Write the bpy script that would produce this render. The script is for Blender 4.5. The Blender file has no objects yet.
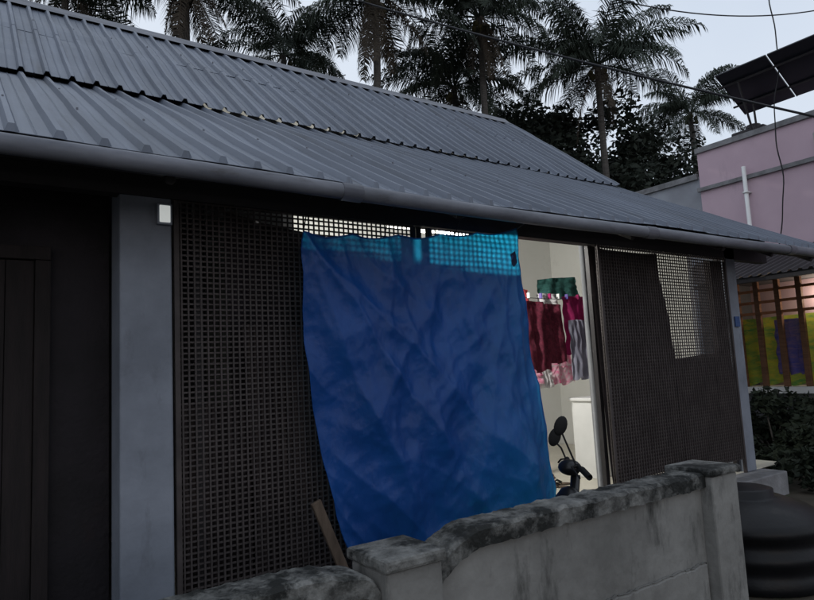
import bpy, bmesh, math, random
from mathutils import Vector, Matrix, noise
random.seed(7)
scene=bpy.context.scene
H=1.6   # eye height; everything modelled relative to eye level, lifted at the end

# ---------------------------------------------------------------- materials
def mat(name,c1,c2=None,rough=.8,scale=3,bump=0,bscale=30,metal=0,spec=.3,stretch=(1,1,1),c3=None,s3=12,f3=.5,trans=0,tcol=None,emit=None,es=0,w3=.12,stripe=0,st3=None,bstretch=None,bdist=.02):
    m=bpy.data.materials.new(name); m.use_nodes=True
    n=m.node_tree.nodes; l=m.node_tree.links
    b=n['Principled BSDF']; b.inputs['Roughness'].default_value=rough
    b.inputs['Metallic'].default_value=metal
    b.inputs['Specular IOR Level'].default_value=spec
    tc=n.new('ShaderNodeTexCoord')
    def mapped(st):
        mp=n.new('ShaderNodeMapping'); mp.inputs['Scale'].default_value=st; l.new(tc.outputs['Object'],mp.inputs[0]); return mp.outputs[0]
    mp=mapped(stretch)
    if c2 is None: c2=tuple(x*.75 for x in c1)
    nz=n.new('ShaderNodeTexNoise'); nz.inputs['Scale'].default_value=scale; nz.inputs['Detail'].default_value=8; nz.inputs['Roughness'].default_value=.65
    l.new(mp,nz.inputs['Vector'])
    cr=n.new('ShaderNodeValToRGB'); cr.color_ramp.elements[0].position=.35; cr.color_ramp.elements[1].position=.65
    cr.color_ramp.elements[0].color=(*c2,1); cr.color_ramp.elements[1].color=(*c1,1)
    l.new(nz.outputs['Fac'],cr.inputs[0]); out=cr.outputs[0]
    if c3:
        n3=n.new('ShaderNodeTexNoise'); n3.inputs['Scale'].default_value=s3; n3.inputs['Detail'].default_value=10; n3.inputs['Roughness'].default_value=.7
        l.new(mapped(st3) if st3 else mp,n3.inputs['Vector'])
        r3=n.new('ShaderNodeValToRGB'); r3.color_ramp.elements[0].position=f3; r3.color_ramp.elements[1].position=f3+w3
        l.new(n3.outputs['Fac'],r3.inputs[0])
        mx=n.new('ShaderNodeMix'); mx.data_type='RGBA'
        l.new(r3.outputs[0],mx.inputs[0]); l.new(out,mx.inputs[6]); mx.inputs[7].default_value=(*c3,1); out=mx.outputs[2]
    if stripe:
        # vertical slats of the woven screen, dark gaps between them
        wv=n.new('ShaderNodeTexWave'); wv.wave_type='BANDS'; wv.bands_direction='X'; wv.inputs['Scale'].default_value=stripe; wv.inputs['Distortion'].default_value=2.6; wv.inputs['Detail'].default_value=3; wv.inputs['Detail Scale'].default_value=.8
        l.new(mapped((1,1,.25)),wv.inputs['Vector'])
        rr=n.new('ShaderNodeValToRGB'); rr.color_ramp.elements[0].position=.15; rr.color_ramp.elements[1].position=.85
        l.new(wv.outputs['Fac'],rr.inputs[0])
        mx=n.new('ShaderNodeMix'); mx.data_type='RGBA'; l.new(rr.outputs[0],mx.inputs[0]); mx.inputs[6].default_value=(.020,.016,.017,1); l.new(out,mx.inputs[7]); out=mx.outputs[2]
    l.new(out,b.inputs['Base Color'])
    if bump:
        nb=n.new('ShaderNodeTexNoise'); nb.inputs['Scale'].default_value=bscale; nb.inputs['Detail'].default_value=6
        l.new(mapped(bstretch) if bstretch else mp,nb.inputs['Vector'])
        bp=n.new('ShaderNodeBump'); bp.inputs['Strength'].default_value=bump; bp.inputs['Distance'].default_value=bdist
        l.new(nb.outputs['Fac'],bp.inputs['Height']); l.new(bp.outputs[0],b.inputs['Normal'])
    if emit: b.inputs['Emission Color'].default_value=(*emit,1); b.inputs['Emission Strength'].default_value=es
    o=n['Material Output']; surf=b.outputs[0]
    if trans:
        t=n.new('ShaderNodeBsdfTranslucent')
        if tcol: t.inputs[0].default_value=(*tcol,1)
        else: l.new(out,t.inputs[0])
        mm=n.new('ShaderNodeMixShader'); mm.inputs[0].default_value=trans
        l.new(surf,mm.inputs[1]); l.new(t.outputs[0],mm.inputs[2]); surf=mm.outputs[0]
    l.new(surf,o.inputs[0])
    return m

M={}
M['roof']=mat('roof_sheet',(.145,.168,.215),(.092,.108,.140),rough=.46,scale=1.3,stretch=(4,.3,.3),c3=(.060,.065,.077),s3=2.0,f3=.53,w3=.25,spec=.42,bump=.15,bscale=4)
M['pipe']=mat('gutter_pipe',(.16,.168,.195),(.085,.09,.108),rough=.45,scale=3,c3=(.05,.046,.046),s3=5,f3=.57,w3=.2,stretch=(.6,2,2))
M['steel']=mat('dark_steel',(.032,.029,.031),rough=.6)
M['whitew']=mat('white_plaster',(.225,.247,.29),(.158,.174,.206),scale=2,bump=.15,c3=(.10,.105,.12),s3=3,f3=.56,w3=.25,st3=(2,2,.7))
M['white']=mat('white_paint',(.80,.80,.79),(.72,.72,.71),scale=2)
M['cream']=mat('cream_wall',(.77,.77,.74),(.71,.71,.67),scale=1,c3=(.60,.60,.56),s3=2,f3=.6,w3=.2)
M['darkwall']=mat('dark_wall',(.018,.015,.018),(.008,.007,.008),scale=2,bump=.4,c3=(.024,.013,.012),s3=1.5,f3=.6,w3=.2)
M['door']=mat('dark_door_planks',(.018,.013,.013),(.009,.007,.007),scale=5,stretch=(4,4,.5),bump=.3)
M['greywall']=mat('grey_wall',(.10,.10,.11),scale=2)
M['grille']=mat('grille_metal',(.066,.055,.053),(.040,.033,.032),rough=.7,scale=6)
M['tarp']=mat('blue_tarp',(.012,.085,.36),(.008,.058,.26),rough=.42,scale=1.8,spec=.38,bump=.8,bscale=6,bstretch=(1.5,1,.8),bdist=.035,trans=.36,tcol=(.02,.42,.70))
M['tarp2']=mat('tarp_patch',(.006,.022,.08),rough=.6)
M['net']=mat('brown_net',(.062,.050,.048),(.040,.032,.032),scale=14,stretch=(4,4,.4),rough=.95,spec=.1,c3=(.028,.023,.023),s3=2,f3=.52,w3=.3,bump=.3,bscale=70)
M['netd']=mat('brown_net_dark',(.072,.058,.056),(.040,.033,.033),scale=3,stretch=(2,2,.4),stripe=7,rough=.95,spec=.1)
M['dcloth']=mat('dark_cloth',(.026,.019,.023),(.012,.010,.012),scale=3)
M['mossw']=mat('boundary_plaster',(.24,.237,.225),(.130,.128,.121),scale=1.7,bump=.4,bscale=14,c3=(.032,.032,.030),s3=2.6,f3=.51,w3=.18,st3=(1.8,1.8,.6))
M['moss']=mat('mossy_coping',(.20,.20,.19),(.05,.05,.047),scale=9,bump=.8,bscale=24,c3=(.012,.013,.012),s3=4,f3=.45,w3=.12)
M['tile']=mat('floor_tile',(.68,.64,.54),(.62,.58,.48),rough=.3,scale=1.5)
M['concrete']=mat('concrete',(.25,.25,.26),(.14,.14,.145),scale=4,bump=.3)
M['ground']=mat('soil',(.08,.065,.05),(.04,.036,.025),scale=1.5,bump=.6,bscale=9,c3=(.04,.055,.025),s3=2,f3=.55)
M['pink']=mat('pink_wall',(.56,.42,.48),(.49,.36,.42),scale=.7,c3=(.36,.28,.32),s3=1.2,f3=.58,w3=.2,st3=(1,1.5,.4))
M['pgrey']=mat('neighbour_grey',(.34,.36,.40),(.25,.26,.29),scale=1)
M['solar']=mat('solar_back',(.012,.014,.02),rough=.35)
M['alu']=mat('aluminium',(.20,.205,.215),rough=.5,metal=.2)
M['trunk']=mat('palm_trunk',(.11,.10,.09),(.05,.045,.04),scale=4,stretch=(1,1,5),bump=.5)
M['frond']=mat('palm_leaf',(.046,.060,.042),(.025,.034,.026),scale=.6,rough=.75,spec=.2)
M['frondd']=mat('palm_leaf_dry',(.085,.07,.052),(.05,.04,.03),scale=1)
M['leaf']=mat('tree_leaf',(.034,.044,.032),(.016,.022,.017),scale=.5)
M['leafb']=mat('shrub_leaf',(.020,.029,.016),(.009,.013,.008),scale=2)
M['nut']=mat('coconut',(.08,.07,.03))
M['cable']=mat('cable_black',(.015,.015,.018),rough=.5)
M['blackp']=mat('black_plastic',(.006,.0065,.008),(.004,.004,.005),rough=.42,spec=.22,bump=.1,c3=(.018,.017,.017),s3=3,f3=.6)
M['rubber']=mat('rubber',(.008,.008,.008),rough=.8)
M['redp']=mat('scooter_paint',(.012,.012,.014),rough=.3,spec=.4)
M['maroon']=mat('maroon_cloth',(.19,.028,.055),(.065,.010,.02),scale=22,trans=.15)
M['magenta']=mat('magenta_cloth',(.42,.025,.14),(.25,.015,.085),scale=9,trans=.2)
M['green']=mat('green_cloth',(.05,.16,.14),(.015,.06,.055),scale=18,trans=.2)
M['lav']=mat('lavender_cloth',(.34,.34,.42),(.26,.26,.33),scale=5,trans=.2)
M['pinkc']=mat('pink_cloth',(.72,.14,.30),(.66,.58,.60),scale=22,trans=.25)
M['redc']=mat('red_cloth',(.5,.06,.06),(.35,.04,.05),scale=8,trans=.2)
M['whitec']=mat('white_cloth',(.68,.66,.66),(.52,.50,.52),scale=6,trans=.2)
M['wood']=mat('wood',(.20,.10,.055),(.11,.055,.03),scale=3,stretch=(1,1,8))
M['stick']=mat('old_plank',(.13,.095,.07),(.07,.05,.037),scale=6,stretch=(3,3,.6))
M['orange']=mat('orange_wood',(.40,.17,.08),(.27,.11,.05),scale=4)
M['yellowc']=mat('yellow_curtain',(.60,.64,.08),(.10,.34,.10),scale=2.6,stretch=(1,1,3),c3=(.60,.55,.08),s3=5,f3=.5,trans=.4)
M['bluec']=mat('blue_curtain',(.10,.12,.58),(.34,.24,.52),scale=5,stretch=(1,1,4),trans=.4)
M['plate']=mat('blue_plate',(.05,.09,.22))
M['lamp']=mat('lamp_tube',(.9,.9,.85),emit=(1,.98,.92),es=4)
M['gapglow']=mat('gap_glow',(.8,.8,.8),emit=(.95,1,.97),es=.4)  # emission stands in for the lit room showing through a gap

# ---------------------------------------------------------------- helpers
def mesh(name,verts,faces,mats,smooth=False,parent=None,mi=None):
    me=bpy.data.meshes.new(name); me.from_pydata([tuple(v) for v in verts],[],faces); me.update()
    if not isinstance(mats,(list,tuple)): mats=[mats]
    for m in mats: me.materials.append(m)
    if smooth: me.polygons.foreach_set('use_smooth',[True]*len(me.polygons))
    if mi: me.polygons.foreach_set('material_index',mi)
    o=bpy.data.objects.new(name,me); scene.collection.objects.link(o)
    if parent: o.parent=parent
    return o
def empty(name):
    o=bpy.data.objects.new(name,None); scene.collection.objects.link(o); o.empty_display_size=.2; return o
class B:
    def __init__(s): s.v=[];s.f=[];s.m=[]
    def box(s,x0,x1,y0,y1,z0,z1,m=0):
        k=len(s.v); s.v+=[(x,y,z) for z in(z0,z1) for y in(y0,y1) for x in(x0,x1)]
        s.f+=[tuple(k+i for i in q) for q in((0,2,3,1),(4,5,7,6),(0,1,5,4),(2,6,7,3),(0,4,6,2),(1,3,7,5))]; s.m+=[m]*6
    def tube(s,pts,rad,seg=8,m=0,cap=True):
        pts=[Vector(p) for p in pts]
        if not isinstance(rad,(list,tuple)): rad=[rad]*len(pts)
        k=len(s.v); up=Vector((0.13,.21,1)).normalized()
        for i,p in enumerate(pts):
            d=(pts[min(i+1,len(pts)-1)]-pts[max(i-1,0)]).normalized()
            u=up if abs(d.dot(up))<.95 else Vector((1,.1,0)).normalized()
            a=d.cross(u).normalized(); b=d.cross(a).normalized()
            for j in range(seg):
                t=2*math.pi*j/seg; s.v.append(tuple(p+(a*math.cos(t)+b*math.sin(t))*rad[i]))
        for i in range(len(pts)-1):
            for j in range(seg):
                q=k+i*seg; s.f.append((q+j,q+(j+1)%seg,q+seg+(j+1)%seg,q+seg+j)); s.m.append(m)
        if cap:
            s.f.append(tuple(k+j for j in range(seg))); s.f.append(tuple(k+(len(pts)-1)*seg+j for j in range(seg))); s.m+=[m,m]
    def ell(s,c,r,m=0,seg=14,rings=8,rot=None):
        k=len(s.v); c=Vector(c)
        for i in range(rings+1):
            th=math.pi*i/rings
            for j in range(seg):
                ph=2*math.pi*j/seg; p=Vector((r[0]*math.sin(th)*math.cos(ph),r[1]*math.sin(th)*math.sin(ph),r[2]*math.cos(th)))
                if rot: p=rot@p
                s.v.append(tuple(c+p))
        for i in range(rings):
            for j in range(seg):
                q=k+i*seg; s.f.append((q+j,q+seg+j,q+seg+(j+1)%seg,q+(j+1)%seg)); s.m.append(m)
    def torus(s,c,R,r,axis='y',m=0,seg=28,sg=8):
        k=len(s.v)
        for i in range(seg):
            t=2*math.pi*i/seg
            for j in range(sg):
                p=2*math.pi*j/sg; rr=R+r*math.cos(p); a,b,h=rr*math.cos(t),rr*math.sin(t),r*math.sin(p)
                s.v.append((c[0]+a,c[1]+h,c[2]+b) if axis=='y' else (c[0]+h,c[1]+a,c[2]+b) if axis=='x' else (c[0]+a,c[1]+b,c[2]+h))
        for i in range(seg):
            for j in range(sg):
                s.f.append((k+i*sg+j,k+((i+1)%seg)*sg+j,k+((i+1)%seg)*sg+(j+1)%sg,k+i*sg+(j+1)%sg)); s.m.append(m)
    def make(s,name,mats,smooth=False,parent=None,bevel=0):
        o=mesh(name,s.v,s.f,mats,smooth,parent,s.m)
        if bevel:
            b=o.modifiers.new('b','BEVEL'); b.width=bevel; b.segments=2; b.limit_method='ANGLE'
        return o

def cloth(name,TL,TR,BR,BL,m,nx=50,nz=40,amp=.03,freq=9,wr=.03,seed=0,bottom=0,parent=None,sagtop=0,xj=.4):
    TL,TR,BR,BL=map(Vector,(TL,TR,BR,BL)); v=[];f=[]
    for j in range(nz+1):
        t=j/nz
        for i in range(nx+1):
            s=i/nx
            p=TL.lerp(TR,s).lerp(BL.lerp(BR,s),t)
            a=amp*(.35+.65*t)
            nn=noise.noise(Vector((s*3+seed,t*1.2,seed)))
            p.y+=a*math.sin(s*freq*2*math.pi/3+nn*3)+wr*noise.noise(Vector((s*6,t*5,seed+3)))*2
            p.x+=xj*a*math.cos(s*freq*2.3+nn*2)
            p.z-=sagtop*math.sin(math.pi*s)*(1-t)+ bottom*t*t*(noise.noise(Vector((s*4,seed,0)))+.35*math.sin(s*freq*2.1))
            v.append(p)
    for j in range(nz):
        for i in range(nx):
            q=j*(nx+1)+i; f.append((q,q+1,q+nx+2,q+nx+1))
    return mesh(name,v,f,m,True,parent)

# ---------------------------------------------------------------- ground
g=[];gf=[];N=60
for j in range(N+1):
    for i in range(N+1):
        a=(i/N-.5)*2; b=(j/N-.5)*2
        x=5+math.copysign(abs(a)**2.6,a)*600; y=5+math.copysign(abs(b)**2.6,b)*600
        g.append((x,y,-H-.01+.015*noise.noise(Vector((x,y,0)))))
for j in range(N):
    for i in range(N):
        q=j*(N+1)+i; gf.append((q,q+1,q+N+2,q+N+1))
mesh('ground',g,gf,M['ground'],True)

# ---------------------------------------------------------------- house
house=empty('tin_roof_house')
YE,ZE=3.4,1.13; YS,ZS=6.28,2.68; YR,ZR=8.58,4.53; X0,X1=-4.0,8.5
def sag(x): return -.030*math.exp(-((x-2.6)/1.7)**2)
def sheet(name,x0,x1,ya,za,yb,zb,pitch=.2,ribh=.036,nseg=16,close=True,sg=0):
    prof=[]; x=x0
    while x<x1:
        prof+=[(x,0),(x+pitch*.30,.0),(x+pitch*.33,.006),(x+pitch*.37,0),(x+pitch*.68,0),(x+pitch*.76,ribh),(x+pitch*.90,ribh)]; x+=pitch
    prof.append((x1,0)); v=[];f=[]
    d=Vector((0,yb-ya,zb-za)); LN=d.length; d.normalize(); nrm=Vector((0,-d.z,d.y))
    if nrm.z<0: nrm=-nrm
    ts=[0,.012/LN*2]+[k/nseg for k in range(1,nseg+1)]
    for t in ts:
        for (px,h) in prof:
            w=.018*noise.noise(Vector((px*.6,t*3,za)))+.005*noise.noise(Vector((px*3,t*9,za)))
            p=Vector((px,ya+(yb-ya)*t,za+(zb-za)*t))+nrm*((0 if t==0 and close else h)+w)
            if sg: p.z+=sag(px)*max(0,1-t*2)
            sh=math.floor((px-x0)/1.0); p+=d*(.03*noise.noise(Vector((sh*3.37,0,za*7)))*(1-t))
            v.append(p)
    n=len(prof)
    for k in range(len(ts)-1):
        for i in range(n-1):
            q=k*n+i; f.append((q,q+1,q+n+1,q+n))
    o=mesh(name,v,f,M['roof'],False,house)
    so=o.modifiers.new('t','SOLIDIFY'); so.thickness=.004; return o
sheet('porch_roof_sheet',X0,X1,YE-.03,ZE+.07,YS+.25,ZS+.07+.25*.54,sg=1)
d=Vector((0,YR-YS,ZR-ZS))
sheet('upper_roof_sheet_low',X0,X1,YS-.08,ZS+.075,YS+d.y*.56,ZS+.135+d.z*.56,close=False)
sheet('upper_roof_sheet_top',X0,X1,YS+d.y*.5,ZS+.145+d.z*.5,YR,ZR+.12,nseg=8)
sheet('rear_roof_sheet',X0,X1,YR+.01,ZR+.12,13.4,ZR-3.2,close=False)
k=[(X0-.02,YR-.16,ZR+.045),(X1+.02,YR-.16,ZR+.045),(X1+.02,YR,ZR+.20),(X0-.02,YR,ZR+.20),(X1+.02,YR+.18,ZR+.07),(X0-.02,YR+.18,ZR+.07)]
mesh('ridge_cap',k,[(0,1,2,3),(3,2,4,5)],M['pipe'],False,house)
b=B()
for (yy,zz) in((4.35,ZE+.07+.95*.54),(5.3,ZE+.07+1.9*.54),(YS+.12,ZS+.09+.12*.8),(6.95,ZS+.115+.67*.81),(7.75,ZS+.16+1.47*.8)):
    x=X0+.166
    while x<X1: 
        if x>-1: b.box(x-.006,x+.006,yy-.006,yy+.006,zz+.03,zz+.048)
        x+=.4
b.make('roof_screws',M['pipe'],False,house)
b=B()
def pz(x): return ZE-.005+.010*math.sin(x*.9)+sag(x)
pts=[(x,YE-.06+.006*math.sin(x*2.1),pz(x)) for x in [X0+i*.25 for i in range(int((X1-X0)/.25)+1)]]
b.tube(pts,.050,14)
for x in(-1.1,1.95,5.0,7.6): b.tube([(x-.07,YE-.06,pz(x-.07)),(x+.07,YE-.06,pz(x+.07))],.056,14)
b.make('gutter_pipe',M['pipe'],True,house)
b=B()
b.box(X0,X1-.05,YE+.02,YE+.07,ZE-.03,ZE+.03)
for y in(4.3,5.2,6.1): b.box(X0,X1-.05,y,y+.05,ZE+(y-YE)*.54-.03,ZE+(y-YE)*.54+.03)
for y in(6.9,7.7,8.4): b.box(X0,X1-.05,y,y+.05,ZS+(y-YS)*.8-.01,ZS+(y-YS)*.8+.05)
for x in(-2.5,-.6,.9,2.9,4.9,6.4,7.4,8.35):
    b.tube([(x,YE+.04,ZE-.05),(x,YS,ZS-.07),],.03,6); b.tube([(x,YS,ZS-.07),(x,YR,ZR-.03)],.03,6)
b.box(X0,X1-.1,3.98,4.08,1.13,1.47)  # beam extended up as a dark board, added to shut off the light gap
for x in(-3,1.2,2.95,5.02,7.32): b.box(x,x+.05,4.045,4.09,-1.35,1.13)
b.make('roof_frame',M['steel'],False,house)
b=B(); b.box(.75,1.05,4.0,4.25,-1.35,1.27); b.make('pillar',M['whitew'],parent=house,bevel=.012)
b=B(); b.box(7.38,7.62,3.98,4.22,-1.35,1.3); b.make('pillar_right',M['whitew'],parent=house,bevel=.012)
b=B(); b.box(-4,7.78,3.72,4.6,-1.62,-1.352); b.make('plinth',M['concrete'],parent=house,bevel=.015)
b=B(); b.box(-4,8.45,4.602,12.8,-1.62,-1.351); b.make('plinth_inner',M['concrete'],parent=house)
b=B()
x=1.1
while x<8.2:
    y=4.0
    while y<7.4:
        b.box(x+.002,min(x+.598,8.29),y+.002,min(y+.598,7.48),-1.349,-1.34); y+=.6
    x+=.6
b.make('floor_tiles',M['tile'],parent=house)
def wallx(name,x0,x1,ya,yb,m):
    ys=[ya]+[y for y in(YS,YR) if ya<y<yb]+[yb]
    def top(y): return (ZE+(y-YE)*.54-.02) if y<YS else (ZS+(y-YS)*.8-.02) if y<YR else ZR-.05-(y-YR)*.66
    v=[];f=[]
    for xx in(x0,x1):
        for y in ys: v+=[(xx,y,-1.36),(xx,y,top(y))]
    n=len(ys)*2
    for i in range(len(ys)-1):
        q=2*i; f+=[(q,q+2,q+3,q+1),(n+q,n+q+1,n+q+3,n+q+2),(q+1,q+3,n+q+3,n+q+1)]
    f+=[(0,1,n+1,n),(n-2,2*n-2,2*n-1,n-1)]
    mesh(name,v,f,m,False,house)
wallx('end_wall',8.3,8.42,5.0,12.6,M['cream'])
wallx('light_stop_partition',2.0,2.1,4.5,7.49,M['cream'])  # unseen partition, added to keep the tube light out of the left bay
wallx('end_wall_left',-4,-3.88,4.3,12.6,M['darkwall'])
b=B(); b.box(2.1,8.3,7.5,7.62,-1.36,3.55); b.make('room_wall',M['cream'],parent=house)
b=B(); b.box(-3.88,2.0,6.4,6.5,-1.36,2.6); b.make('room_wall_left',M['greywall'],parent=house)
b=B(); b.box(-3.88,8.3,12.5,12.6,-1.36,1.6); b.make('rear_wall',M['pgrey'],parent=house)
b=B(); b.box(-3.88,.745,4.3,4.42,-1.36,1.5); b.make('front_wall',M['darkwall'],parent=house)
b=B()
b.box(-.62,-.54,4.24,4.299,-1.35,.75); b.box(.34,.42,4.24,4.299,-1.35,.75); b.box(-.62,.42,4.235,4.298,.752,.83)
for i in range(6): b.box(-.535+i*.146,-.392+i*.146,4.262,4.29,-1.34,.748)
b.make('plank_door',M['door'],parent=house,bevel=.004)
b=B(); b.box(.955,1.045,3.965,3.998,.96,1.09,0); b.box(.968,1.032,3.955,3.964,.972,1.078,1); b.make('pillar_gap_glow',[M['whitew'],M['gapglow']],parent=None,bevel=.004)  # no lamp: glowing box added for a pillar gap showing the lit room
b=B(); b.box(7.46,7.545,3.955,3.978,.32,.44); b.make('house_number_plate',M['plate'],bevel=.003)

def grille(name,x0,x1,z0,z1,y,px=.040,pzz=.034):
    b=B(); z=z0
    def dy(x,zz): return .010*noise.noise(Vector((x*1.7,zz*1.3,3)))
    while z<z1: b.box(x0,x1,y+.004,y+.012,z,z+.011); z+=pzz
    x=x0
    while x<x1: b.box(x,x+.010,y-.004,y+.0035,z0,z1); x+=px
    for x in(x0,x1-.03): b.box(x,x+.03,y-.012,y+.02,min(z0,-1.33),z1)
    return b.make(name,M['grille'])
grille('window_grille',1.06,2.9,-1.33,1.12,4.0)
grille('window_grille',3.02,3.95,.5,1.12,4.0)
grille('window_grille',5.0,7.3,-1.18,1.12,3.93)

# curtains/nets hung on the inside of the screens
cloth('dark_curtain',(1.43,4.16,1.13),(2.1,4.16,1.02),(2.15,4.17,-1.2),(1.48,4.17,-1.2),M['dcloth'],amp=.03,seed=4)
cloth('net_curtain',(1.07,4.085,-.12),(1.70,4.085,-.2),(1.75,4.085,-1.34),(1.07,4.085,-1.34),M['netd'],nx=160,nz=60,amp=.020,freq=20,wr=.010,seed=9)
cloth('net_curtain',(1.50,4.045,.36),(2.6,4.045,.3),(2.6,4.045,-1.34),(1.58,4.045,-1.34),M['netd'],nx=160,nz=60,amp=.012,freq=22,wr=.008,seed=19)
cloth('dark_curtain',(2.05,4.2,.98),(2.6,4.2,1.0),(2.6,4.22,-1.2),(2.05,4.2,-1.2),M['dcloth'],amp=.02,seed=14)  # unseen behind the tarp, added to block the tube light
cloth('dark_curtain',(2.5,4.2,1.00),(3.93,4.2,.93),(3.95,4.22,-1.2),(2.5,4.2,-1.2),M['dcloth'],amp=.02,seed=15)  # unseen, added so tube light reaches only the top of the tarp
cloth('net_curtain',(4.95,3.995,1.12),(6.06,3.995,1.11),(6.40,3.99,-1.14),(5.03,3.99,-1.16),M['net'],nx=90,nz=60,amp=.014,freq=7,wr=.008,seed=21,sagtop=.03,xj=.1)
cloth('net_curtain',(6.16,3.972,-.02),(7.2,3.97,.04),(7.3,3.97,-1.18),(6.24,3.97,-1.18),M['net'],nx=90,nz=50,amp=.006,freq=7,wr=.004,seed=25,xj=.1)
cloth('net_curtain',(6.90,3.955,1.08),(7.26,3.955,1.08),(7.29,3.955,-1.17),(6.94,3.955,-1.17),M['net'],nx=40,nz=50,amp=.004,freq=5,wr=.003,seed=27,xj=.1)

# ---------------------------------------------------------------- blue tarp
nx,nz=200,160; v=[];f=[]
def lerp(a,b,t): return a+(b-a)*t
def sm(x,w): return math.sqrt(x*x+w*w)
for j in range(nz+1):
    t=j/nz
    for i in range(nx+1):
        s=i/nx
        zt=lerp(.93,1.12,s)-.03*math.sin(math.pi*s)-.025*abs(math.sin(s*math.pi*5))
        zb=-1.12-.17*math.sin(math.pi*s**.7)+.02*noise.noise(Vector((s*6,1,1)))
        xl=1.81+.01*t+.46*max(0,t-.35)**1.25+.02*math.sin(t*5)
        xr=3.76+.24*t**1.3+.03*math.sin(t*4)
        x=lerp(xl,xr,s); z=lerp(zt,zb,t)
        y=3.77
        for (cs,sl,amp_,w_) in((.0,.34,.065,.022),(.0,.70,.065,.03),(.02,1.05,.05,.04),(.33,-.05,.04,.018),(.36,.16,.038,.02),(.66,.14,.038,.02),(1.0,-.16,.065,.022),(1.0,-.48,.06,.035),(.60,-.34,.03,.03),(.14,.10,.04,.02),(.82,.06,.035,.022),(.48,.0,.03,.018)):
            c=s-(cs+sl*t+.06*noise.noise(Vector((t*2.5,cs*9,sl*7))))
            fade=math.exp(-((t-.42)/.48)**2)
            y-=amp_*math.exp(-sm(c,.005)/ (w_+.05*t))*fade*.85
        y+=.05*noise.noise(Vector((s*2.2,t*1.3,7)))+.016*noise.noise(Vector((s*6+t*4,t*3,2)))
        wx=s*1.6+.25*noise.noise(Vector((s*2,t*2,5))); wz=t*1.9
        for (ang,fr,am) in((.5,3.1,.026),(-.7,4.3,.020),(1.3,5.2,.013),(-.15,7,.012),(.9,10,.006)):
            c=noise.noise(Vector(((wx*math.cos(ang)+wz*math.sin(ang))*fr,(-wx*math.sin(ang)+wz*math.cos(ang))*fr*.35,ang*9)))
            y+=am*(sm(c,.012)*2-.3)
        y-=.10*math.exp(-((s-.78)/.28)**2-((t-.85)/.3)**2)
        y+=.035*t*math.sin(s*13+noise.noise(Vector((s*2,t,3)))*3)
        x+=.010*noise.noise(Vector((s*5,t*8,1)))
        v.append((x,y,z))
for j in range(nz):
    for i in range(nx):
        q=j*(nx+1)+i; f.append((q,q+1,q+nx+2,q+nx+1))
tp=empty('blue_tarpaulin')
mesh('sheet',v,f,M['tarp'],True,tp)
def tv(i,j): return Vector(v[j*(nx+1)+i])
b=B(); b.tube([tv(i,0)+Vector((0,0,.004)) for i in range(0,nx+1,4)],.006,6); b.tube([tv(nx,j) for j in range(0,nz+1,4)],.004,6); b.tube([tv(0,j) for j in range(0,nz+1,4)],.004,6)
b.make('hem',M['tarp'],True,tp)
k=[tv(188,13),tv(194,12),tv(195,19),tv(191,21),tv(188,19)]; mesh('patch',[p+Vector((0,-.008,0)) for p in k],[(0,1,2,3,4)],M['tarp2'],False,tp)
b=B()
for i in(0,67,133,200): p=tv(i,0); b.tube([p,(p.x,p.y-.1,max(ZE+.0,p.z+.03)),(p.x,YE+.05,ZE+.04)],.004,5)
b.make('tie_ropes',M['cable'],False,tp)

# ---------------------------------------------------------------- porch contents
b=B(); b.tube([(4.2,5.3,.80),(5.8,5.3,.77),(8.28,5.3,.85)],.004,5); b.make('clothes_line',M['cable'])
def hang(name,x0,x1,z1,z0,m,seed,y=5.3,bot=.03,sl=0):
    cloth(name,(x0,y-.02,z1),(x1,y-.02,z1+sl),(x1+.02,y-.05,z0+sl),(x0-.02,y-.05,z0),m,nx=40,nz=24,amp=.028,freq=6,wr=.014,seed=seed,bottom=bot,sagtop=-.01,xj=.2)
hang('maroon_towel',5.15,5.62,.72,-.08,M['maroon'],1,y=5.26)
hang('maroon_towel',5.58,5.96,.70,.0,M['maroon'],31,y=5.30)
hang('green_cloth',5.80,6.5,1.03,.76,M['green'],2,y=5.5,sl=.06)
hang('red_cloth',5.2,5.62,.90,.64,M['redc'],12,y=5.5)
hang('pink_cloth',4.9,5.2,.80,.2,M['pinkc'],32,y=5.4)
hang('magenta_saree',5.98,6.52,.80,.10,M['magenta'],3)
hang('lavender_shirt',5.96,6.26,.50,-.20,M['lav'],4,y=5.20)
hang('white_cloth',5.66,6.0,.84,.68,M['whitec'],14,y=5.4)
hang('magenta_saree',6.42,7.1,.82,.02,M['magenta'],5,y=5.38)
hang('white_cloth',4.95,5.35,-.03,-.26,M['whitec'],37,y=5.44,bot=.02)
hang('pink_cloth',5.36,5.66,-.03,-.24,M['pinkc'],6,y=5.42,bot=.02)
hang('white_cloth',5.62,5.85,-.05,-.29,M['whitec'],7,y=5.44,bot=.02)
hang('pink_cloth',5.84,6.3,.10,-.26,M['pinkc'],8,y=5.5)
hang('maroon_towel',6.30,6.8,.6,-.12,M['maroon'],18,y=5.2)
b=B()
for i,x in enumerate((5.2,5.4,5.6,5.75,5.9,6.05,6.25,6.4,6.6)): b.box(x,x+.014,5.24,5.28,.77,.83,i%3)
b.tube([(4.9,5.43,-.03),(6.5,5.45,-.03)],.004,5,1)
b.make('clothes_pegs',[M['magenta'],M['white'],M['bluec']])
b=B(); b.box(5.98,6.80,4.95,5.25,-1.34,-.46); b.box(5.95,6.83,4.92,5.28,-.458,-.42); b.make('parapet_half_wall',M['white'],bevel=.01)
b=B(); b.tube([(5.36,4.4,-1.34),(5.36,4.4,1.6)],.03,10); b.tube([(5.36,4.4,-1.34),(5.36,4.4,-1.3)],.06,10); b.make('porch_post',M['alu'],True)
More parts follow.
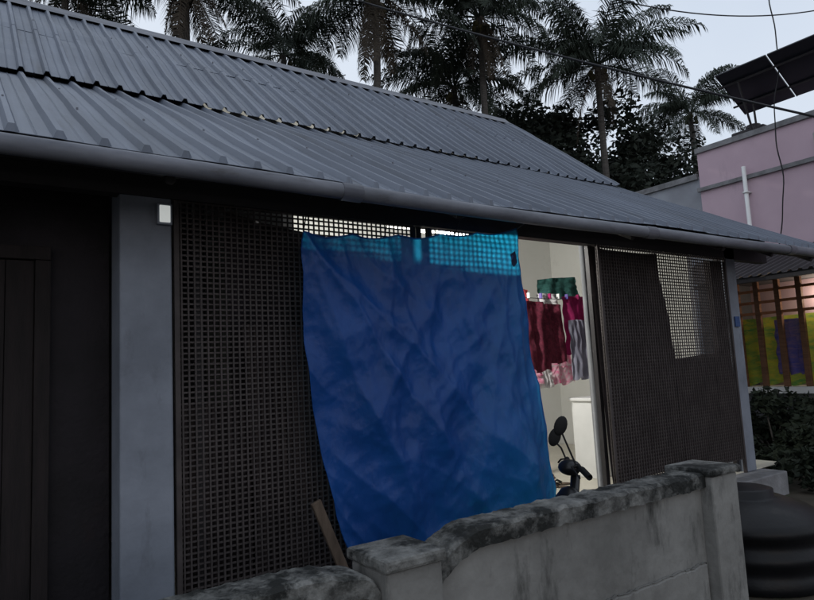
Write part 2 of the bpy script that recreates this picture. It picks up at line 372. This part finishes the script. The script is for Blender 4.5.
def slipper(x,y,a):
    b=B(); R=Matrix.Rotation(a,3,'Z'); b.ell((x,y,-1.328),(.045,.13,.012),0,rot=R)
    p=[R@Vector(q)+Vector((x,y,-1.32)) for q in((-.04,0,0),(-.02,.05,.03),(0,.08,.01),(.02,.05,.03),(.04,0,0))]; b.tube(p,.008,6,1)
    b.make('slipper',[M['stick'],M['rubber']],True)
slipper(5.35,4.95,.5); slipper(5.5,5.05,.7); slipper(5.6,5.4,-.3); slipper(5.75,5.45,-.5)
b=B(); b.box(1.99,2.055,3.62,3.645,-1.35,-.72); o=b.make('wooden_plank',M['stick'],bevel=.004)
o.data.transform(Matrix.Translation((2.02,3.64,-1.35))@Matrix.Rotation(math.radians(-22),4,'Y')@Matrix.Translation((-2.02,-3.64,1.35)))

# ceiling tube light hung under the porch rafters (lit in the photo, hidden by the tarp)
tl=empty('tube_light')
b=B(); b.box(3.3,4.4,5.0,5.06,1.40,1.44,0); b.tube([(3.33,5.03,1.375),(4.37,5.03,1.375)],.015,10,1)
for x in(3.4,4.3): b.tube([(x,5.03,1.44),(x,5.03,2.0)],.005,5,0)
b.make('fixture',[M['white'],M['lamp']],False,tl)
def light(kind,name,loc,power,color,parent=None,size=.3):
    L=bpy.data.lights.new(name,kind); L.energy=power; L.color=color
    if kind=='POINT': L.shadow_soft_size=size
    o=bpy.data.objects.new(name,L); scene.collection.objects.link(o); o.location=loc
    if parent: o.parent=parent
    return o
light('POINT','tube_glow',(4.0,5.03,1.30),190,(1,.985,.93),tl,.06)

# ---------------------------------------------------------------- boundary wall
def wallseg(parent,pts,y0,y1,zb,m,name,h=None):
    v=[];f=[]; n=len(pts)
    for (x,z) in pts:
        lo=z-h if h else zb
        e=.006*noise.noise(Vector((x*13,3,0))) if h else 0
        v+=[(x,y0+e,lo+e),(x,y0+e,z-.014),(x,y0+.016+e,z),(x,y1-.016,z),(x,y1,z-.014),(x,y1,lo)]
    for i in range(n-1):
        q=6*i
        for a in range(6): f.append((q+a,q+6+a,q+6+(a+1)%6,q+(a+1)%6))
    f+=[tuple(range(6)),tuple(6*n-1-a for a in range(6))]
    return mesh(name,v,f,m,False,parent)
bw=empty('boundary_wall')
def curve(x0,x1,zf,dl,dr,wv=.33,n=110):
    out=[]
    for i in range(n+1):
        x=x0+(x1-x0)*i/n; z=zf
        if dl and x-x0<wv: q=1-(x-x0)/wv; z-=dl*(1-math.sqrt(max(0,1-q*q)))
        if dr and x1-x<wv: q=1-(x1-x)/wv; z-=dr*(1-math.sqrt(max(0,1-q*q)))
        out.append((x,z+.010*noise.noise(Vector((x*9,0,0)))+.008*noise.noise(Vector((x*31,0,0)))))
    return out
for (x0,x1,zf,dl,dr) in((1.60,3.57,-.68,.17,0),(-1.6,1.33,-.725,0,.10),):
    c=curve(x0,x1,zf,dl,dr)
    wallseg(bw,[(x,z-.075) for x,z in c],2.21,2.33,-1.62,M['mossw'],'panel')
    wallseg(bw,c,2.17,2.37,None,M['moss'],'coping',h=.083)
    wallseg(bw,[(x,z-.50) for x,z in c[2:-2]],2.19,2.208,-1.62,M['mossw'],'lower_band')
b=B()
b.box(3.572,3.84,2.13,2.41,-1.62,-.70); b.box(1.332,1.598,2.13,2.40,-1.62,-.76)
b.make('piers',M['mossw'],parent=bw,bevel=.012)
b=B(); b.box(3.555,3.86,2.11,2.43,-.699,-.655); b.box(1.318,1.612,2.11,2.42,-.759,-.71)
b.make('pier_caps',M['moss'],parent=bw,bevel=.014)
# ---------------------------------------------------------------- water tank
R=[(0,.50),(.06,.53),(.10,.50),(.17,.50),(.20,.53),(.26,.53),(.29,.50),(.36,.50),(.39,.53),(.45,.53),(.48,.49),(.54,.42),(.60,.26),(.61,.20),(.66,.20),(.67,.17),(.68,.0)]
k=[];seg=48
for h,r in R:
    for j in range(seg):
        t=2*math.pi*j/seg; k.append((4.78+r*math.cos(t),2.62+r*math.sin(t),-1.6+h*.93))
ff=[]
for i in range(len(R)-1):
    for j in range(seg): ff.append((i*seg+j,i*seg+(j+1)%seg,(i+1)*seg+(j+1)%seg,(i+1)*seg+j))
mesh('water_tank',k,ff,M['blackp'],True)

# ---------------------------------------------------------------- scooter
sc=empty('parked_scooter')
b=B(); sx,sy=3.16,2.80; G=-1.6
for x in(sx-.12,sx+1.12): b.torus((x,sy,G+.25),.20,.05,'y',0); b.tube([(x,sy-.03,G+.25),(x,sy+.03,G+.25)],.13,16,2)
b.tube([(sx-.12,sy,G+.25),(sx-.06,sy,G+.55),(sx+.02,sy,G+.90)],.03,8,1)
b.ell((sx-.05,sy,G+.60),(.09,.15,.24),1)
b.ell((sx-.14,sy,G+.47),(.2,.07,.06),1)
b.box(sx+.05,sx+.45,sy-.15,sy+.15,G+.26,G+.31,1)
b.ell((sx+.82,sy,G+.50),(.42,.15,.19),1)
b.ell((sx+.80,sy,G+.66),(.38,.13,.07),0)
b.make('body',[M['rubber'],M['redp'],M['alu']],True,sc)
b=B(); ax=Vector((.60,.80,0)); c=Vector((sx+.0,sy,G+.95))
b.ell(c+Vector((-.03,0,0)),(.06,.08,.05),1)
bar=[c-ax*.32+Vector((.04,-.0,-.02)),c-ax*.16+Vector((0,0,.03)),c,c+ax*.16+Vector((0,0,.03)),c+ax*.32+Vector((.04,0,-.02))]
b.tube(bar,.012,8,0); b.tube([bar[0],bar[0].lerp(bar[1],.7)],.019,8,0); b.tube([bar[4],bar[4].lerp(bar[3],.7)],.019,8,0)
b.tube([bar[0]+Vector((-.05,.03,0)),bar[1]+Vector((-.06,0,-.0)),bar[1]],.006,6,0)
b.tube([bar[4]+Vector((-.05,.03,0)),bar[3]+Vector((-.06,0,0)),bar[3]],.006,6,0)
Rm=Matrix.Rotation(math.radians(-25),3,'Z')@Matrix.Rotation(math.radians(25),3,'Y')
for s,dz in((-1,.26),(1,.16)):
    p=c+ax*(.15*s); q=p+Vector((-.03,.02,.10)); r=q+Vector((.01*s-.03,.03,dz-.12)); b.tube([p,q,r],.006,6,0)
    b.ell(r+Vector((0,0,.03)),(.042,.018,.062),0,rot=Rm)
b.make('handlebar',[M['rubber'],M['redp']],True,sc)

# ---------------------------------------------------------------- neighbour house
nh=empty('pink_neighbour_house')
b=B()
b.box(13,20,-3,7.36,1.9,4.40,0)
b.box(13.15,20,-3,7.36,-1.6,1.899,0)
b.box(13.05,20,7.362,10.5,-1.6,3.86,1)
b.box(12.93,12.998,-3,7.40,3.50,3.58,2); b.box(12.94,12.998,-3,7.38,4.34,4.45,2)
b.box(12.98,13.048,7.41,10.5,3.80,3.92,2)
b.box(16,19.5,-1,3,4.41,6.4,0)
b.make('walls',[M['pink'],M['pgrey'],M['concrete']],parent=nh)
b=B(); b.tube([(12.88,6.35,1.9),(12.88,6.35,3.75)],.04,10); b.tube([(12.88,5.0,4.0),(12.88,5.0,1.9)],.03,8)
for z in(2.2,3.2): b.box(12.83,12.999,6.30,6.40,z,z+.03)
b.make('drain_pipes',M['white'],True,nh)
b=B()
b.box(12.4,13.148,3.0,6.9,-1.6,-.76,0)
b.box(12.34,13.0,2.98,6.95,-.758,-.64,1)
b.box(12.41,13.148,6.62,7.3,-.638,1.9,0)
b.box(12.4,13.148,3.0,6.618,1.35,1.9,0)
b.make('verandah_wall',[M['greywall'],M['white']],parent=nh)
b=B()
y=6.60
for i in range(9): b.box(12.45,12.53,y-.09,y,-.638,1.349,0); y-=.38
for z in(.72,.93,1.15): b.box(12.46,12.52,3.1,6.6,z,z+.05,1)
b.make('wooden_bars',[M['wood'],M['orange']],parent=nh)
cloth('yellow_curtain',(12.62,6.6,.66),(12.62,3.2,.70),(12.6,3.2,-.6),(12.6,6.6,-.6),M['yellowc'],nx=120,nz=20,amp=.03,freq=26,seed=2,parent=nh,bottom=.1,xj=1)
cloth('blue_curtain',(12.575,5.95,.6),(12.575,5.45,.6),(12.56,5.45,-.4),(12.56,5.95,-.4),M['bluec'],nx=30,nz=20,amp=.02,freq=8,seed=6,parent=nh,bottom=.1,xj=1)
light('POINT','verandah_bulb',(12.88,5.2,1.0),14,(1,.82,.62),nh,.06)
b=B(); b.ell((12.88,5.2,1.2),(.03,.03,.04),0); b.make('bulb',M['lamp'],True,nh)
v=[];f=[];y=3.0
while y<7.3:
    for dy,h in((0,0),(.07,0),(.09,.03),(.13,.03)): v+=[(10.4,y+dy,1.22+h),(12.95,y+dy,1.98+h)]
    y+=.15
for i in range(len(v)//2-1): f.append((2*i,2*i+1,2*i+3,2*i+2))
mesh('awning',v,f,M['steel'],False,nh)
b=B(); b.box(10.42,10.47,3,7.3,1.14,1.20)
for y in(3.2,5.2,7.1): b.tube([(10.45,y,1.17),(12.9,y,1.9)],.03,6)
b.tube([(10.45,7.2,-1.6),(10.45,7.2,1.17)],.035,8)
b.make('awning_frame',M['steel'],False,nh)
sp=empty('solar_panel_array')
b=B()
A0=Vector((12.5,0,5.66)); A1=Vector((13.55,0,5.06)); dd=(A1-A0); nn=Vector((dd.z,0,-dd.x)).normalized()
for i in range(4):
    ya=6.52-i*1.03; yb=ya-1.0
    def P(s,y,h=0): p=A0+dd*s+nn*h; return (p.x,y,p.z)
    k=len(b.v); b.v+=[P(0,ya),P(0,yb),P(1,yb),P(1,ya),P(0,ya,.03),P(0,yb,.03),P(1,yb,.03),P(1,ya,.03)]
    b.f+=[(k,k+1,k+2,k+3),(k+4,k+7,k+6,k+5),(k,k+4,k+5,k+1),(k+2,k+6,k+7,k+3),(k+1,k+5,k+6,k+2),(k,k+3,k+7,k+4)]; b.m+=[0]*6
    b.tube([P(0,ya-.01,.035),P(1,ya-.01,.035)],.010,4,1)
for s in(.25,.75): b.tube([P(s,6.6,.06),P(s,2.3,.06)],.025,4,1)
for y in(6.2,4.4,2.6):
    b.tube([P(.25,y,.06),(13.15,y,4.4)],.022,6,1); b.tube([P(.75,y,.06),(13.3,y,4.4)],.022,6,1)
b.make('panels',[M['solar'],M['steel']],False,sp)
b=B(); b.box(13.6,14.1,6.2,6.9,4.4,4.75); b.tube([(13.8,6.5,4.75),(13.8,6.5,4.85)],.15,14); b.make('rooftop_box',M['steel'],bevel=.04,parent=nh)

# ---------------------------------------------------------------- palms
def palm(top,base,seed,L=4.2,nf=26,dry=3,tr=.13):
    rnd=random.Random(seed); top=Vector(top); base=Vector(base)
    b=B(); P=[];Rr=[]
    for i in range(15):
        t=i/14; p=base.lerp(top,t)
        p+=Vector(((top.x-base.x)*(.35*math.sin(math.pi*t)),(top.y-base.y)*.2*math.sin(math.pi*t),0)); P.append(p); Rr.append(tr+.04-.04*t+(.07 if i==0 else 0))
    b.tube(P,Rr,9,0)
    v=b.v;f=b.f;m=b.m
    for k in range(nf):
        az=k*2.399+rnd.uniform(-.35,.35); q=k/nf
        e0=math.radians(lerp(80,-30,q**.95)+rnd.uniform(-12,12)); droop=math.radians(rnd.uniform(55,110))*(1-.35*q)
        LL=L*rnd.uniform(.78,1.1)*(.8 if q<.15 else 1); isdry=k>=nf-dry
        if isdry: e0=math.radians(rnd.uniform(-75,-45)); droop=math.radians(20); LL*=.7
        mm=2 if isdry else 1
        p=top+Vector((math.cos(az),math.sin(az),0))*.1; n=32; pts=[p.copy()]; side=Vector((-math.sin(az),math.cos(az),0)); tw=rnd.uniform(-1,1)
        roll=rnd.uniform(-.5,.5); dirs=[]
        for i in range(n):
            s=(i+.5)/n; e=e0-droop*s**1.35; a2=az+tw*.3*s
            d=Vector((math.cos(a2)*math.cos(e),math.sin(a2)*math.cos(e),math.sin(e))); dirs.append(d); p=p+d*LL/n; pts.append(p.copy())
        b.tube(pts[::3],[lerp(.035,.008,i/10) for i in range(len(pts[::3]))],4,mm,False)
        for i in range(4,n):
            s=i/n; d=dirs[i]; prof=math.sin(math.pi*min(1,s*1.02)**.75)**.7; ll=(1.05 if not isdry else .55)*prof+.2
            sd0=(side+Vector((0,0,roll))).normalized(); up=sd0.cross(d).normalized()
            if up.z<0: up=-up
            for sg in(-1,1):
              for h in(0,.33,.66):
                if rnd.random()<.12: continue
                l2=ll*rnd.uniform(.75,1.1)
                bp=pts[i]+d*(h*LL/n); sd=(sd0*sg*rnd.uniform(.6,1)+d*rnd.uniform(.35,.75)+up*rnd.uniform(-.15,.3)).normalized()
                q1=bp+sd*l2*.42; dn=(sd*.8+Vector((0,0,-rnd.uniform(.7,2.0)))).normalized(); q2=q1+dn*l2*.62
                w=d*.025; kk=len(v); v+=[tuple(bp-w*.6),tuple(bp+w*.6),tuple(q1+w),tuple(q1-w),tuple(q2)]
                f+=[(kk,kk+1,kk+2,kk+3),(kk+3,kk+2,kk+4)]; m+=[mm,mm]
    for i in range(9):
        a=rnd.uniform(0,6.28); b.ell(top+Vector((math.cos(a)*.32,math.sin(a)*.32,-.35-rnd.random()*.35)),(.12,.12,.15),3,8,6)
    return b.make('coconut_palm',[M['trunk'],M['frond'],M['frondd'],M['nut']],False)
g0=-1.6
palm((22.6,16.9,12.9),(23.6,17.2,g0),1,L=4.9,nf=36)
palm((18.7,22.0,13.1),(19.3,22.5,g0),2,L=4.5,nf=32)
palm((12.5,19.0,14.2),(9.4,20.2,g0),3,L=4.6,nf=34,dry=6)
palm((12.1,26.4,15.0),(13.2,27,g0),4,L=4.1,nf=26,dry=1)
palm((6.6,22.9,15.0),(6.0,23,g0),5,L=4.6,nf=32,dry=6)
palm((3.0,26.4,15.8),(3.4,27,g0),6,L=4.4,nf=28)
palm((35.2,20.1,14.4),(35,20,g0),7,L=4.0,nf=22,dry=1)
palm((17.7,18.9,14.7),(18.5,19.5,g0),8,L=4.6,nf=32,dry=4)
palm((21.5,23.5,10.6),(21.5,23.5,g0),10,L=3.8,nf=22)

# ---------------------------------------------------------------- broadleaf trees
def foliage(b,c,r,n,size,rnd,m=1):
    c=Vector(c); clumps=[]
    for i in range(int(14+r[0]*8)):
        a=Vector((rnd.gauss(0,1),rnd.gauss(0,1),rnd.gauss(0,1))).normalized()*rnd.uniform(.35,1)
        clumps.append((c+Vector((a.x*r[0],a.y*r[1],a.z*r[2])),rnd.uniform(.2,.36)*r[0]))
    for i in range(n):
        cc,cr=rnd.choice(clumps); a=Vector((rnd.gauss(0,1),rnd.gauss(0,1),rnd.gauss(0,1))).normalized()*cr*rnd.random()**.4
        p=cc+a; s=size*rnd.uniform(.6,1.3)
        u=Vector((rnd.gauss(0,1),rnd.gauss(0,1),rnd.gauss(0,.6))).normalized(); w=u.cross(Vector((rnd.gauss(0,1),rnd.gauss(0,1),rnd.gauss(0,1)))).normalized()
        k=len(b.v); b.v+=[tuple(p-u*s),tuple(p+w*s*.45),tuple(p+u*s),tuple(p-w*s*.45)]; b.f.append((k,k+1,k+2,k+3)); b.m.append(m)
    return clumps
def tree(c,r,seed,n=7000,size=.2):
    rnd=random.Random(seed); b=B(); cl=foliage(b,c,r,n,size,rnd); c=Vector(c)
    b.tube([(c.x+.3,c.y,g0),(c.x,c.y+.2,(g0+c.z)/2),(c.x,c.y,c.z)],[.3,.22,.12],8,0)
    for p,_ in cl[:9]: b.tube([(c.x,c.y,c.z-r[2]*.8),c.lerp(p,.5)+Vector((0,0,-.2)),p],[.1,.06,.03],5,0)
    b.make('broadleaf_tree',[M['trunk'],M['leaf']])
tree((23.2,19.3,9.0),(3.4,3.4,3.2),11,11000,.17)
tree((28.0,18.7,8.4),(3.2,3.2,2.8),12,10000,.17)
tree((22.7,22.6,10.4),(3.2,3,2.8),13,9000,.18)
tree((31.0,24.0,8.8),(4,4,3.2),14,8000,.22)
tree((19.5,27.0,11.2),(3.6,3.6,2.8),15,7000,.2)
tree((33.0,18.0,6.6),(3.4,3.4,3.0),16,6000,.2)
b=B(); rnd=random.Random(5)
for i in range(16):
    foliage(b,(-30+i*6+rnd.uniform(-1,1),44+rnd.uniform(-3,6)-i*.6,4),(4,4,rnd.uniform(4,6)),800,.5,rnd,0)
b.make('distant_trees',[M['leaf']])
def shrub(c,r,seed,n=1800,size=.06):
    rnd=random.Random(seed); b=B(); cl=foliage(b,c,r,n,size,rnd)
    for p,_ in cl[:8]: b.tube([(c[0],c[1],g0),p],[.02,.008],5,0)
    b.make('garden_shrub',[M['trunk'],M['leafb']])
shrub((10.0,4.9,-1.2),(.8,.8,.5),1,3500); shrub((9.2,4.2,-1.35),(.6,.6,.32),2,2200); shrub((11.3,5.2,-1.15),(.7,.9,.45),3,3000); shrub((8.4,3.6,-1.4),(.5,.5,.3),5,1500)
shrub((.15,3.3,-1.35),(.45,.3,.4),4,1500,.05)

# ---------------------------------------------------------------- cables
def cable(name,p,q,sag,r=.012,n=24):
    p=Vector(p);q=Vector(q); b=B(); b.tube([p.lerp(q,i/n)+Vector((0,0,-sag*4*(i/n)*(1-i/n))) for i in range(n+1)],r,6); b.make(name,M['cable'],True)
cable('power_cable',(6.2,10.0,7.2),(10.3,3.6,3.20),.08,.018)
cable('power_cable',(8.8,6.9,6.6),(14.6,4.6,6.9),.42,.012)
b=B(); b.tube([(12.80+.03*math.sin(i*.9),lerp(5.35,5.75,i/40)+.06*math.sin(i*.35),lerp(7.6,1.9,i/40)) for i in range(41)],.012,6); b.make('power_cable',M['cable'],True)

# ---------------------------------------------------------------- world & sun
w=bpy.data.worlds.new('World'); scene.world=w; w.use_nodes=True
n=w.node_tree.nodes; l=w.node_tree.links; bg=n['Background']
sky=n.new('ShaderNodeTexSky'); sky.sky_type='NISHITA'; sky.sun_disc=False
se,sr=math.radians(6),math.radians(200); sky.sun_elevation=se; sky.sun_rotation=sr; sky.air_density=1.2; sky.dust_density=2
tc=n.new('ShaderNodeTexCoord'); nz=n.new('ShaderNodeTexNoise'); nz.inputs['Scale'].default_value=1.6; nz.inputs['Detail'].default_value=5
l.new(tc.outputs['Generated'],nz.inputs['Vector'])
cr=n.new('ShaderNodeValToRGB'); cr.color_ramp.elements[0].position=.3; cr.color_ramp.elements[1].position=.7
cr.color_ramp.elements[0].color=(6.9,7.8,9.2,1); cr.color_ramp.elements[1].color=(8.3,9.0,10.1,1)
l.new(nz.outputs['Fac'],cr.inputs[0])
mx=n.new('ShaderNodeMix'); mx.data_type='RGBA'; mx.inputs[0].default_value=.90
l.new(sky.outputs[0],mx.inputs[6]); l.new(cr.outputs[0],mx.inputs[7]); l.new(mx.outputs[2],bg.inputs['Color'])
bg.inputs['Strength'].default_value=.1
S=bpy.data.lights.new('sun','SUN'); S.energy=.06; S.angle=math.radians(20); S.color=(1,.95,.9)
so=bpy.data.objects.new('sun',S); scene.collection.objects.link(so)
sd=Vector((math.sin(sr)*math.cos(se),math.cos(sr)*math.cos(se),math.sin(se)))
so.rotation_euler=sd.to_track_quat('Z','Y').to_euler()

# ---------------------------------------------------------------- camera
cam=bpy.data.cameras.new('camera'); co=bpy.data.objects.new('camera',cam); scene.collection.objects.link(co)
F=Vector((.5697,.8148,.1096)).normalized(); U=Vector((-.0205,-.1171,.9928)); U=(U-F*U.dot(F)).normalized(); R=F.cross(U)
m=Matrix((R,U,-F)).transposed().to_4x4(); co.matrix_world=m
cam.sensor_width=36; cam.lens=28.3; cam.clip_end=3000; cam.clip_start=.05
scene.camera=co
for o in scene.objects:
    if o.parent is None: o.location.z+=H
scene.view_settings.view_transform='Standard'; scene.view_settings.look='None'; scene.view_settings.exposure=0
